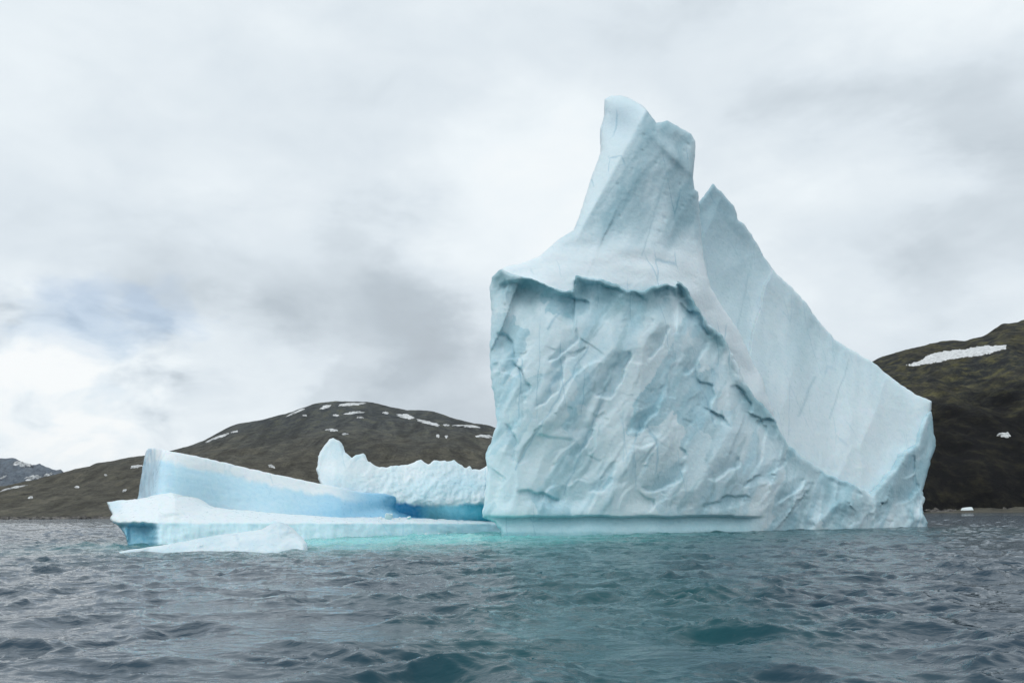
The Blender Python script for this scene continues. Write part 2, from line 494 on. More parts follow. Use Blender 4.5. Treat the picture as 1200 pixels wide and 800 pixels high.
# ------------------------------------------------------------------ the sea
def build_water():
    rng = np.random.default_rng(11)
    near = np.exp(np.arange(math.log(3.5), math.log(420), 0.0052))
    far = np.exp(np.arange(math.log(425), math.log(9800), 0.075))
    r = np.concatenate([[0.3, 1.2, 2.4], near, far])
    fine = np.arange(-42, 42.01, 0.125)
    coarse = np.arange(45, 316, 6.0)
    th = np.radians(np.concatenate([fine, coarse]))
    dth = np.radians(np.concatenate([np.full(len(fine), 0.125), np.full(len(coarse), 6.0)]))
    nr, na = len(r), len(th)
    R, T = np.meshgrid(r, th, indexing='ij')
    x0, y0 = R * np.sin(T), R * np.cos(T)
    sp = np.maximum(np.gradient(r)[:, None] * 0.55, R * dth[None]) + 0.03
    x, y, z = x0.copy(), y0.copy(), np.zeros_like(x0)
    xf, yf = x0[:len(near) + 3, :], y0[:len(near) + 3, :]
    spf = sp[:len(near) + 3, :]
    ax = np.zeros_like(xf); ay = np.zeros_like(xf); az = np.zeros_like(xf)
    gust = np.clip(0.80 + 0.6 * fbm(xf / 16, yf / 26, seed=3, octv=3) + 0.95 * fbm(xf / 4.2, yf / 4.0, seed=9, octv=2), 0.12, 1.9)
    warpx = 0.9 * vnoise(xf / 6, yf / 6, seed=21)
    warpy = 0.9 * vnoise(xf / 6 + 40, yf / 6, seed=22)
    N = 170
    for i in range(N):
        lam = math.exp(rng.uniform(math.log(0.34), math.log(5.0)))
        ang = math.radians(rng.normal(198, 46))
        kx, ky = math.sin(ang), math.cos(ang)
        k = 2 * math.pi / lam
        s = 0.0215 * (lam / 1.5) ** 0.10 * rng.uniform(0.5, 1.5)
        a = s / k
        w = np.clip((lam / spf - 2.0) / 2.0, 0, 1)
        g = gust if lam < 3 else 0.5 + 0.5 * gust
        ph = k * (kx * (xf + warpx * min(lam, 1.5)) + ky * (yf + warpy * min(lam, 1.5))) + rng.uniform(0, 6.28)
        aw = a * w * g
        az += aw * np.cos(ph)
        sn = np.sin(ph)
        ax -= 0.6 * aw * kx * sn
        ay -= 0.6 * aw * ky * sn
    # short steep chop with cusped crests
    for sc, amp, sd in ((1.9, 0.095, 71), (0.85, 0.060, 72), (0.42, 0.028, 73)):
        wgt = np.clip((sc / spf - 1.5) / 2.0, 0, 1) * gust
        n_ = vnoise((xf + 0.4 * warpx) / (sc * 1.5), (yf + 0.25 * xf + 0.4 * warpy) / sc, seed=sd)
        az += amp * wgt * ((1 - np.minimum(np.abs(n_) * 1.8, 1)) ** 2 - 0.3)
    x[:len(near) + 3] += ax; y[:len(near) + 3] += ay; z[:len(near) + 3] += az
    idx = np.arange(nr * na).reshape(nr, na)
    nxt = np.roll(idx, -1, 1)
    f = np.stack([idx[:-1], nxt[:-1], nxt[1:], idx[1:]], -1).reshape(-1, 4)
    co = np.stack([x, y, z], -1).reshape(-1, 3)
    # water colour: deep fjord water; milky turquoise over melt water and submerged ice; the tall berg's reflection painted in teal
    cx, cy = co[:, 0], co[:, 1]
    wob = fbm(cx / 9, cy / 9, seed=31, octv=4)
    col = np.tile(np.array([0.004, 0.030, 0.054]), (len(co), 1))

    def seg(x1, y1, x2, y2):
        ex, ey = x2 - x1, y2 - y1
        t = np.clip(((cx - x1) * ex + (cy - y1) * ey) / (ex * ex + ey * ey), 0, 1)
        return np.hypot(cx - x1 - t * ex, cy - y1 - t * ey)
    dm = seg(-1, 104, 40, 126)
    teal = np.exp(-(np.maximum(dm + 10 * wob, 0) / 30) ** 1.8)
    berg_reflection = np.exp(-(np.maximum(seg(10, 105, 0.7, 8) + (3.0 + 0.05 * cy) * wob, 0) / (2.0 + 0.15 * np.clip(cy, 0, 130))) ** 2)  # tall berg's dark reflection put into the water colour, running towards the camera
    teal = np.clip(teal + berg_reflection, 0, 1)
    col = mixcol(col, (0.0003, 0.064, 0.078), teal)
    dl = seg(-16, 90, -4, 109)
    milk = np.exp(-(np.maximum(dl + 6 * wob, 0) / 19) ** 2.0)
    col = mixcol(col, (0.22, 0.66, 0.64), np.clip(milk, 0, 1) * 0.95)
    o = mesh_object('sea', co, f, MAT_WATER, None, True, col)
    tag(o, 'choppy grey teal fjord water around the icebergs', 'water', kind='structure')
    return o


build_water()

# ------------------------------------------------------------------ hills
def hill_height(prof, ridge_y, shore_y, seed, namp, steep=0.85):
    px = np.array([p[0] for p in prof], float)
    py = np.array([p[1] for p in prof], float)
    P = world_pt(px, py, ridge_y)

    def f(x, y):
        Hh = np.interp(x * ridge_y / np.maximum(y, 1.0), P[:, 0], P[:, 2])
        sh = shore_y + 18 * fbm(x / 120, x * 0, seed=seed + 50, octv=3)
        t = (y - sh) / (ridge_y - sh)
        tc = np.clip(t, 0, 1)
        up = tc ** steep
        up = np.where(t < 0, t * 0.25, up)
        beyond = np.clip(t - 1, 0, 3)
        z = Hh * (up - 0.35 * beyond)
        fade = np.clip(tc * 6, 0.05, 1) * (1 - 0.6 * sstep(0.75, 1.0, tc))
        n = fbm(x / 160, y / 160, seed=seed, octv=7, gain=0.56)
        rdg = 1 - np.abs(vnoise(x / 70, y / 110, seed=seed + 3)) * 2
        return z + namp * fade * (n + 0.35 * rdg)
    return f


def hill_mesh(name, f, x0, x1, y0, y1, nx, ny, mat):
    gx, gy = np.linspace(x0, x1, nx), np.linspace(y0, y1, ny)
    X, Y = np.meshgrid(gx, gy)
    Z = f(X.ravel(), Y.ravel())
    co = np.stack([X.ravel(), Y.ravel(), Z], 1)
    idx = np.arange(nx * ny).reshape(ny, nx)
    fc = np.stack([idx[:-1, :-1], idx[:-1, 1:], idx[1:, 1:], idx[1:, :-1]], -1).reshape(-1, 4)
    return mesh_object(name, co, fc, mat)


def ray_hit(f, px, py, ya, yb):
    """where the line of sight first meets the slope"""
    Ys = np.linspace(ya, yb, 500)
    P = world_pt(np.repeat(px, 500), np.repeat(py, 500), np.tile(Ys, len(px)))
    below = (P[:, 2] < f(P[:, 0], P[:, 1])).reshape(len(px), 500)
    hit = below.any(1)
    i = below.argmax(1)
    return Ys[i], hit


def snow_patch(f, parent, cx, cy, w, h, ang, ya, yb, seed, lift=1.0):
    """an irregular sheet of old snow lying on the slope"""
    na, nrr = 28, 4
    a = np.linspace(0, 2 * np.pi, na, endpoint=False)
    r = np.maximum(0.25, 0.95 + 0.6 * fbm(np.cos(a) * 1.3 + seed * 3.1, np.sin(a) * 1.3, seed=seed, octv=4, gain=.6))
    ca, sa = math.cos(math.radians(ang)), math.sin(math.radians(ang))
    rings = np.linspace(1, 0, nrr, endpoint=False)[::-1]
    us, vs_ = [0.0], [0.0]
    for q_ in rings:
        us += list(q_ * r * np.cos(a) * w / 2)
        vs_ += list(q_ * r * np.sin(a) * h / 2)
    us, vs_ = np.array(us), np.array(vs_)
    px, py = cx + us * ca + vs_ * sa, cy - us * sa + vs_ * ca
    Y, hit = ray_hit(f, px, py, ya, yb)
    if not hit.any():
        return None
    Y = np.where(hit, Y, np.median(Y[hit]))
    P = world_pt(px, py, Y)
    P[:, 2] = f(P[:, 0], P[:, 1]) + lift
    P[-na:, 2] -= lift * 1.3
    tri = []
    for k in range(na):
        tri.append((0, 1 + k, 1 + (k + 1) % na))
    for j in range(nrr - 1):
        for k in range(na):
            p0, p1 = 1 + j * na + k, 1 + j * na + (k + 1) % na
            tri.append((p0, p0 + na, p1 + na))
            tri.append((p0, p1 + na, p1))
    return mesh_object('snow_patch', P, np.array(tri), MAT_SNOW, parent)


HILL_PROF = [(-500, 590), (-200, 582), (0, 572), (25, 566), (75, 554), (112, 544), (145, 538), (167, 534), (202, 527), (240, 515),
             (273, 500), (300, 493), (333, 485), (367, 474), (393, 471), (430, 471), (450, 475), (477, 481), (507, 483),
             (533, 491), (560, 496), (580, 501), (640, 520), (760, 556), (900, 584), (1000, 590)]
fh = hill_height(HILL_PROF, 1300, 690, 61, 10.0)
hill = hill_mesh('hill', fh, -1500, 560, 640, 1600, 620, 260, MAT_HILL)
tag(hill, 'long brown tundra hill with scattered snow patches beyond the low iceberg', 'hill', kind='structure')
for i, (cx, cy, w, h, a) in enumerate([
        (382, 477, 14, 6, 12), (413, 473.5, 32, 5, 3), (415, 484, 23, 4, 6), (393, 487, 7, 2.4, 0), (422, 489.5, 8, 2.2, 0),
        (452, 484, 8, 3.4, 0), (476, 488, 22, 7, -14), (503, 495.5, 26, 5, -14), (523, 498.5, 8, 2.4, -5), (548, 499.5, 30, 4, -4),
        (568, 511.5, 22, 5, -4), (389, 504, 14, 4, -6), (404, 509, 8, 2.6, 0), (513, 511, 5, 5, -40), (523, 512, 4, 4, 0),
        (318, 547, 11, 3, -8), (347, 483, 24, 3, 24), (258, 511.5, 30, 4, 20), (275, 506, 10, 2.4, 14), (357, 487, 6, 2, 0),
        (159, 547, 16, 4, 12), (124, 557, 4, 2, 0), (90, 571, 6, 3, 5), (36, 583, 7, 3, 10), (146, 575, 6, 2.6, 12), (17, 571.5, 34, 3, 12)]):
    snow_patch(fh, hill, cx, cy, w * .95, h * .68, a, 640, 1299, 100 + i)

MOUNT_PROF = [(900, 470), (960, 450), (1000, 436), (1024, 425), (1049, 414), (1075, 407), (1097, 402), (1130, 398), (1153, 391), (1175, 381),
              (1200, 377), (1260, 362), (1350, 350), (1500, 352), (1700, 380), (1900, 430)]
fm = hill_height(MOUNT_PROF, 1400, 800, 77, 17.0, 0.72)
mount = hill_mesh('mountain', fm, 380, 1900, 740, 1750, 420, 300, MAT_CRAG)
tag(mount, 'dark steep mountainside with one long snow patch behind the tall iceberg', 'mountain', kind='structure')


def snow_field(f, parent, outline, ya, yb, seed, lift):
    """a larger sheet of old snow with a ragged edge, lying on the slope"""
    poly = roughen(outline, 0.9, seed, 1.5)
    st = 1.3
    x0, y0 = poly.min(0) - 2
    x1, y1 = poly.max(0) + 2
    gx, gy = np.arange(x0, x1, st), np.arange(y0, y1, st)
    nx = len(gx)
    X, Yp = [a.ravel() for a in np.meshgrid(gx, gy)]
    cxm, cym = [a.ravel() for a in np.meshgrid(gx[:-1] + st / 2, gy[:-1] + st / 2)]
    ci = np.nonzero(poly_dist(cxm, cym, poly)[1])[0]
    v00 = (ci // (nx - 1)) * nx + ci % (nx - 1)
    quads = np.stack([v00, v00 + nx, v00 + nx + 1, v00 + 1], 1)
    used, inv = np.unique(quads, return_inverse=True)
    quads = inv.reshape(quads.shape)
    X, Yp = X[used], Yp[used]
    bnd = np.bincount(quads.ravel(), minlength=len(used)) < 4
    _, _, sx, sy = poly_dist(X, Yp, poly)
    X, Yp = np.where(bnd, sx, X), np.where(bnd, sy, Yp)
    Y, hit = ray_hit(f, X, Yp, ya, yb)
    Y = np.where(hit, Y, yb)
    P = world_pt(X, Yp, Y)
    P[:, 2] = f(P[:, 0], P[:, 1]) + np.where(bnd, -0.4, lift)
    return mesh_object('snow_patch', P, quads, MAT_SNOW, parent)


snow_field(fm, mount, [(1060, 428), (1078, 423), (1091, 414.5), (1107, 411.5), (1130, 409.5), (1146, 406), (1180, 404.5), (1179, 409), (1156, 416),
                       (1140, 418), (1123, 419.5), (1097, 425), (1070, 429)], 760, 1398, 310, 1.5)
snow_patch(fm, mount, 1178, 510.5, 18, 4.5, 2, 760, 1399, 303, lift=1.6)

FAR_PROF = [(-700, 520), (-400, 500), (-200, 520), (-60, 530), (0, 540), (15, 539), (37, 544), (50, 547), (67, 553), (120, 575), (200, 590), (400, 600)]
ff = hill_height(FAR_PROF, 6500, 4700, 91, 60.0, 0.8)
farm = hill_mesh('far_mountain', ff, -8800, -1300, 4500, 7300, 300, 160, MAT_FAR)
tag(farm, 'hazy blue distant mountain with snow streaks under the clouds', 'mountain', kind='structure')
for i, (cx, cy, w, h, a) in enumerate([(24, 543.5, 20, 6, -10), (33, 545, 12, 3, -6), (39, 560, 20, 5, 8), (56, 557, 10, 3, 12), (4, 560, 8, 2.5, 20)]):
    snow_patch(ff, farm, cx, cy, w, h, a, 4500, 6490, 400 + i, lift=5.0)


def build_shore(name, f, x0, x1, ya, yb, n, label, seed, zmax):
    """a strip of rubble where the slope meets the sea"""
    gx = np.linspace(x0, x1, n)
    rows = 9
    best = np.zeros(n)
    ys = np.linspace(ya, yb, 260)
    Z = f(np.repeat(gx, 260), np.tile(ys, n)).reshape(n, 260)
    i = (Z > 0.2).argmax(1)
    best = ys[i]
    co = []
    for j in range(rows):
        t = j / (rows - 1)
        yy = best - 14 + 26 * t
        zz_ = -0.8 + zmax * math.sin(t * math.pi * 0.85) * (0.6 + 0.8 * 1.6 * np.abs(fbm(gx / 5, gx * 0 + j * .7, seed=seed, octv=5, gain=.65))) + 1.2 * t
        co.append(np.stack([gx, yy, zz_], 1))
    co = np.concatenate(co)
    idx = np.arange(rows * n).reshape(rows, n)
    fc = np.stack([idx[:-1, :-1], idx[:-1, 1:], idx[1:, 1:], idx[1:, :-1]], -1).reshape(-1, 4)
    o = mesh_object(name, co, fc, MAT_ROCK, None, False)
    tag(o, label, 'shore', kind='structure')
    return best


bl = build_shore('shore', fh, -620, 150, 640, 800, 420, 'pale rocky shoreline under the brown hill', 5, 1.6)
br = build_shore('shore', fm, 400, 900, 740, 900, 320, 'rubbly rocky shoreline under the dark mountain', 6, 2.6)


def rock_mesh(seed, sx, sy, sz):
    import bmesh
    bm = bmesh.new()
    bmesh.ops.create_icosphere(bm, subdivisions=2, radius=1.0)
    for v in bm.verts:
        c = np.array(v.co)
        k = 1 + 0.45 * float(fbm(np.array([c[0] * 1.1 + seed]), np.array([c[1] * 1.1]), np.array([c[2] * 1.1]), seed=seed, octv=3)[0])
        v.co = Vector((c[0] * k * sx, c[1] * k * sy, c[2] * k * sz))
    me = bpy.data.meshes.new('boulder')
    bm.to_mesh(me)
    bm.free()
    return me


def top_object(name, me, loc, rz, mat, label, cat, group=None, scale=1.0):
    o = bpy.data.objects.new(name, me)
    o.location = loc
    o.rotation_euler = (0, 0, rz)
    o.scale = (scale,) * 3
    if not me.materials:
        me.materials.append(mat)
    scene.collection.objects.link(o)
    return tag(o, label, cat, group)


rng = np.random.default_rng(5)
rocks = [rock_mesh(s, 1.4, 1.1, 0.9) for s in (1, 2, 3, 4)]
for k in range(16):
    px = rng.uniform(1096, 1230)
    yy = rng.uniform(784, 797)
    x = (px - 600) / FPX * yy
    top_object('boulder', rocks[k % 4], (x, yy, 0.6), rng.uniform(0, 6), MAT_ROCK,
               'grey boulder at the waterline below the dark mountain', 'boulder', 'boulders along the shore below the dark mountain', rng.uniform(1.2, 3.2))
for k in range(14):
    px = rng.uniform(20, 126)
    yy = rng.uniform(676, 690)
    x = (px - 600) / FPX * yy
    top_object('boulder', rocks[k % 4], (x, yy, 0.4), rng.uniform(0, 6), MAT_ROCK,
               'pale boulder at the waterline below the brown hill', 'boulder', 'boulders along the shore below the brown hill', rng.uniform(0.8, 1.8))

# ------------------------------------------------------------------ tall iceberg
WHITE = np.array([0.785, 0.915, 0.96])
PALE = (0.51, 0.755, 0.845)
TEAL = (0.25, 0.47, 0.53)
BLUE = (0.40, 0.70, 0.86)
DEEP = (0.03, 0.30, 0.52)

main = empty('iceberg', (30.0, 125.0, 0.0))
tag(main, 'tall craggy pale teal iceberg with a leaning spire and a steep fin', 'iceberg')

LIP = [(587, 315), (602, 321), (632, 330), (657, 340), (672, 340), (674, 323), (700, 326), (720, 332), (734, 340), (755, 340),
       (767, 335), (782, 332), (792, 336), (794, 329), (805, 337), (815, 357), (830, 377), (850, 397)]
RIDGE = [(861, 420), (872, 447), (885, 465), (895, 475), (909, 492), (912, 502), (925, 522), (942, 536), (955, 545), (970, 556),
         (995, 565), (1010, 572), (1021, 579)]
FOOT = [(1037, 562), (1052, 545), (1060, 530), (1076, 519), (1077, 510), (1084, 492), (1091, 478), (1094, 502), (1097, 522), (1090, 540), (1086, 560),
        (1081, 575), (1084, 585), (1081, 592), (1082, 602), (1087, 612), (1086, 640)]
CLIFF_POLY = LIP + RIDGE + FOOT + [(900, 655), (700, 655), (592, 655), (587, 625), (586, 620), (580, 612), (565, 606), (567, 592), (571, 552), (569, 532),
                                   (572, 525), (582, 500), (580, 472), (575, 440), (577, 465), (574, 405), (576, 370), (574, 340), (576, 325)]
CLIFF_POLY = [p for p in CLIFF_POLY if p != (577, 465)]
CLIFF_CP = [(565, 606, 104.5), (590, 600, 103), (640, 604, 106), (720, 604, 110), (800, 604, 115), (880, 604, 121), (950, 604, 127.5), (1020, 606, 135), (1085, 606, 144),
            (575, 460, 107), (600, 460, 104.5), (700, 460, 109), (800, 460, 115.5), (860, 470, 121), (890, 500, 124), (570, 530, 105.5), (650, 530, 106), (760, 530, 112), (860, 540, 119),
            (580, 330, 110), (600, 325, 108), (632, 335, 108.3), (700, 330, 111.2), (782, 335, 116.2), (803, 338, 119), (850, 397, 122.5), (885, 465, 125), (925, 522, 128.5),
            (970, 556, 132.5), (1021, 579, 137.2), (1060, 530, 144), (1092, 480, 150), (1094, 520, 150), (1083, 590, 146), (1060, 570, 142.5), (580, 400, 108), (620, 390, 106.5), (720, 400, 111), (800, 400, 117),
            (650, 655, 107), (800, 655, 116), (950, 655, 128), (1080, 655, 145), (930, 570, 125.5), (990, 590, 131.5)]
lip_x = np.array([p[0] for p in LIP + RIDGE]) + np.arange(len(LIP + RIDGE)) * 1e-3
lip_y = np.array([p[1] for p in LIP + RIDGE], float)


def spall(u, v, seed, frac):
    """scars where plates of ice broke off: tilted flats, stepped at the top and fading out below; returns height and plate number"""
    best, sec = np.full(u.shape, 1e9), np.full(u.shape, 1e9)
    h, idn, side = np.zeros(u.shape), np.zeros(u.shape), np.zeros(u.shape)
    for ou, ov, r3, r4, r5 in cells(u, v, seed):
        dd = np.maximum(np.abs(ou * 1.0 + ov * 0.25), np.abs(ov)) + 0.3 * np.hypot(ou, ov)
        m = dd < best
        sec = np.where(m, best, np.minimum(sec, dd))
        best = np.where(m, dd, best)
        h = np.where(m, np.where(r5 < frac, (r3 - 0.3) * 1.8 * ov + (r4 - 0.5) * 1.6 * ou - 0.15, 0.0), h)
        idn = np.where(m, r5, idn)
        side = np.where(m, ou + 0.6 * ov, side)
    e = sec - best
    return h * np.where(side > 0.1, sstep(0, 0.12, e), sstep(0, 0.55, e)), idn


def cliff_relief(x, y):
    """broken ice face; x across, y up, both in metres on the face"""
    wx = 1.5 * fbm(x / 11, y / 11, seed=201, octv=3, gain=.35)
    wy = 1.5 * fbm(x / 11 + 30, y / 11, seed=202, octv=3, gain=.35)
    u, v = rot(x + wx, y + wy, 62, 18.0, 7.5)
    big = 3.6 * chisel(u, v, 11, 1.5, 0.45, 0.6)
    u, v = rot(x + 1.3 * wx, y + 1.3 * wy, 58, 9.0, 4.2)
    sp, idn = spall(u, v, 14, 0.55)
    u, v = rot(x + 1.6 * wx, y + 1.6 * wy, 52, 5.0, 2.6)
    sp2, _ = spall(u + 2.2, v, 19, 0.42)
    u, v = rot(x + 0.6 * wx, y + 0.6 * wy, 57, 7.5, 3.0)
    midd = 1.0 * sp + 0.38 * sp2 + 0.75 * (chisel(u + 1.3, v + .6, 29, 1.4, 0.4, 0.8) + 0.2)
    u, v = rot(x + 1.2 * wx, y + 1.2 * wy, 48, 2.6, 1.4)
    sm = 0.06 * chisel(u, v + 7.7, 23, 1.2, 0.5, 0.8)
    return big, midd, sm, idn


# broken-out hollows on the face: centre, half-length, half-width, lean of the long axis, depth (m); each deepens towards its
# lower right and ends there in a ledge
SCARS = [(719, 438, 34, 13, -56, 1.8), (777, 556, 32, 15, -32, 1.1), (600, 428, 48, 8, 68, 1.5), (622, 345, 40, 17, 12, 2.2), (665, 362, 26, 18, 25, 2.0),
         (703, 345, 28, 16, 8, 1.8), (738, 352, 20, 13, 5, 1.2), (784, 350, 19, 16, 5, 2.6), (812, 378, 26, 9, 48, 1.8), (899, 500, 17, 10, 20, 2.0), (872, 470, 20, 8, 45, 1.3),
         (838, 488, 20, 7, 42, 1.6), (985, 568, 32, 8, 24, 2.0), (632, 584, 28, 9, 12, 1.5), (888, 562, 22, 7, -12, 1.2), (680, 515, 32, 13, -62, 1.1), (645, 450, 36, 9, -58, 1.2),
         (755, 480, 38, 13, -55, 1.3), (822, 455, 34, 9, 72, 1.2), (705, 560, 26, 12, -48, 1.0), (848, 545, 22, 15, -35, 1.2), (812, 420, 25, 12, -52, 1.2), (660, 405, 28, 9, -50, 1.2), (925, 575, 26, 10, -45, 1.5),
         (850, 590, 26, 8, -15, 1.0), (600, 520, 26, 8, 75, 1.0), (770, 400, 25, 9, -60, 1.1), (1060, 575, 22, 10, -65, 1.4), (1066, 545, 18, 8, -60, 1.4), (905, 545, 18, 9, -30, 1.2)]


def scars(X, Yp):
    jx = 7 * fbm(X / 26, Yp / 26, seed=401, octv=4, gain=.4)
    jy = 7 * fbm(X / 26 + 30, Yp / 26, seed=402, octv=4, gain=.4)
    dep, msk = np.zeros(X.shape), np.zeros(X.shape)
    for n_, (cx, cy, rx, ry, ang, dp) in enumerate(SCARS):
        u, v = rot(X + jx - cx, Yp + jy - cy, ang, rx, ry)
        sv = v if ang < -20 else -v
        # the upper side runs out smoothly into the face, the far side stops at a broken step
        r_ = np.abs(u) ** 2.2 + np.where(sv > 0, np.abs(v) ** 2.2, (0.55 * np.abs(v)) ** 2)
        ins = np.where(sv > 0, 1 - sstep(0.55, 1.0, r_), 1 - sstep(0.15, 1.0, r_))
        ramp = np.clip(0.45 + 0.55 * sv, 0.0, 1.0)
        dep = np.maximum(dep, dp * 0.55 * ins * ramp)
        msk = np.maximum(msk, ins * np.clip(0.5 + 0.5 * sv, 0, 1) * (0.55 + 0.45 * ((n_ * 37) % 10) / 10))
    return dep, msk


def cliff_depth(X, Yp, d):
    Y = tps(CLIFF_CP, X, Yp)
    P = world_pt(X, Yp, Y)
    x, z = P[:, 0] * 1.08, P[:, 2]
    big, midd, sm, _ = cliff_relief(x, z)
    edge = 0.25 + 0.75 * np.clip(d / 14, 0, 1)
    band = sstep(584, 603, Yp) * (1 - sstep(880, 915, X))      # calmer, wave-washed ice near the waterline
    calm = 1 - 0.85 * band
    patch = 0.55 + 0.65 * sstep(-0.25, 0.35, fbm(x / 13, z / 13, seed=77, octv=3))
    rel = (big + midd + sm * patch) * edge * calm
    # hollow under the overhanging lip
    dl = Yp - np.interp(X, lip_x, lip_y)
    hol = 1.7 * np.exp(-((dl - 25 - 7 * vnoise(X / 30, X * 0, seed=5)) / 21) ** 2) * sstep(578, 600, X) * (1 - sstep(880, 990, X)) * (0.55 + 0.6 * sstep(-.3, .4, vnoise(X / 55, Yp / 200, seed=8)))
    lu, lv = rot(x + 1.0 * fbm(x / 4, z / 4, seed=47), z, 75, 5.5, 3.2)
    hol = hol - 1.5 * chisel(lu, lv, 48, 1.3, .5, .9) * np.exp(-((dl - 16) / 22) ** 2) * np.clip(d / 8, 0, 1) * (1 - sstep(880, 960, X))
    # wave-cut notch along the waterline
    Yp_ = Yp + 1.6 * fbm(X / 45, X * 0, seed=49, octv=4)
    s = np.clip((Yp_ - 604.5) / 19, 0, 1.6)
    notch = np.where(Yp_ > 604, 1.9 * np.maximum(0, 1 - s) ** 1.3 * sstep(604, 606.5, Yp_), 0) * (1 - sstep(868, 900, X)) * sstep(563, 600, X)
    # fallen, lumpy ice at the foot
    lu, lv = rot(x + 1.5 * fbm(x / 5, z / 5, seed=43), z, 40, 6.0, 3.4)
    lump = (sstep(880, 930, X) * sstep(555, 598, Yp)) * (2.0 * chisel(lu, lv, 45, 1.2, .5, .8) + 0.3 * fbm(x / 3, z / 3, seed=44, octv=4))
    return Y - rel * 0.8 + hol + notch - lump + scars(X, Yp)[0] * np.clip(d / 6, 0.15, 1) + 0.035 * fbm(x / 1.4, z / 1.4, seed=46, octv=4)


def cliff_color(X, Yp, d, P):
    x, z = P[:, 0] * 1.08, P[:, 2]
    wx = 2.0 * fbm(x / 7, z / 7, seed=301, octv=4)
    u, v = rot(x + wx, z + wx, 60, 12.0, 4.2)
    c = np.tile(WHITE, (len(X), 1))
    r1 = cellrand(u, v, 51)
    st = fbm(u * 1.1, v * 1.6, seed=55, octv=5)
    m = np.clip(0.22 + 0.55 * (r1 - 0.4) + 0.75 * st, 0, 1)
    idn = cliff_relief(x, z)[3]
    m = np.clip(m + 0.35 * (idn - 0.45), 0, 1)
    c = mixcol(c, PALE, m)
    m2 = sstep(0.16, 0.5, fbm(u * 1.5 + 9, v * 2.3, seed=58, octv=5) * 0.9 + 0.3 * (r1 - 0.5))
    c = mixcol(c, (0.42, 0.61, 0.66), 0.65 * m2 + 0.3 * (idn > .42) * (idn < .55))
    u2, v2 = rot(x + 1.6 * wx, z + 1.6 * wx, 60, 10.0, 4.6)
    pid = spall(u2 + .4, v2 + .7, 152, 0.5)[1]
    c = mixcol(c, (0.42, 0.65, 0.73), 0.75 * np.clip((pid - 0.58) * 2.6, 0, 1) * (0.6 + 0.8 * np.clip(fbm(u2 * 2, v2 * 3, seed=153) + .3, 0, 1)))
    c = mixcol(c, (0.84, 0.94, 0.97), 0.6 * (pid < 0.2))
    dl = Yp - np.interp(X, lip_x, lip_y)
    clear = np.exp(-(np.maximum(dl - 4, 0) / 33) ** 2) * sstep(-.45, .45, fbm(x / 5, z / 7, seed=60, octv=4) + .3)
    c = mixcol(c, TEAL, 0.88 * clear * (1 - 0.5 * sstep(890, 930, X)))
    wash = sstep(603.5, 606, Yp + 1.6 * fbm(X / 45, X * 0, seed=49, octv=4)) * (1 - sstep(870, 900, X))
    c = mixcol(c, (0.45, 0.69, 0.75), 0.85 * wash)
    c = mixcol(c, (0.33, 0.57, 0.66), 0.8 * scars(X, Yp)[1] * (0.7 + 0.5 * np.clip(fbm(x / 2.5, z / 4, seed=61) + .3, 0, 1)))
    # cracks drawn as thin darker blue-grey lines
    for (ax, ay, bx, by, w) in ((690, 405, 603, 550, .9), (672, 350, 640, 385, 1.2), (818, 440, 838, 500, 1.0), (705, 470, 660, 580, .8)):
        ex, ey = bx - ax, by - ay
        L = math.hypot(ex, ey)
        t = ((X - ax) * ex + (Yp - ay) * ey) / (L * L)
        dd = ((X - ax) * ey - (Yp - ay) * ex) / L + 3.0 * vnoise(Yp / 14, X * 0, seed=66)
        c = mixcol(c, (0.33, 0.55, 0.66), 0.75 * np.exp(-(dd / w) ** 2) * (np.abs(t - 0.5) < 0.5))
    return c


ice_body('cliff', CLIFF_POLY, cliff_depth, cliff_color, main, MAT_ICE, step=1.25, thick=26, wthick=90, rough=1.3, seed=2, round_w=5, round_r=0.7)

SPIRE_POLY = [(708.5, 116), (715, 112), (727, 112), (736, 114), (750, 122), (757, 127), (769, 144), (782, 141), (796, 149), (810, 157), (815, 165), (815, 180), (812, 207),
              (814, 222), (818, 225), (821, 262), (824, 300), (832, 335), (848, 362), (866, 388), (876, 410), (884, 428), (893, 442), (898, 460), (906, 480), (908, 498), (890, 490), (860, 450), (840, 425), (820, 400), (760, 380), (690, 380),
              (640, 365), (600, 345), (586, 322), (588, 315), (596, 311), (610, 309), (632, 300), (655, 280), (672, 270), (680, 250), (692, 210), (705, 176), (703, 152), (708, 135)]
SPIRE_CP = [(590, 330, 110.8), (640, 338, 110.4), (700, 338, 113), (780, 340, 118), (820, 345, 122.5), (815, 357, 121.5), (850, 397, 124), (862, 388, 127), (885, 435, 129), (885, 462, 126.5), (905, 482, 129.5), (632, 302, 115), (700, 300, 117), (780, 300, 121.5), (815, 300, 124.5),
            (600, 313, 114), (672, 272, 119), (740, 270, 120), (810, 260, 126), (695, 205, 123.5), (750, 200, 122.3), (812, 200, 127.5), (706, 150, 127), (755, 150, 124.5), (812, 165, 128.5), (782, 142, 127.5),
            (715, 113, 129.5), (740, 120, 128), (700, 372, 115), (780, 372, 119.5), (830, 390, 123)]


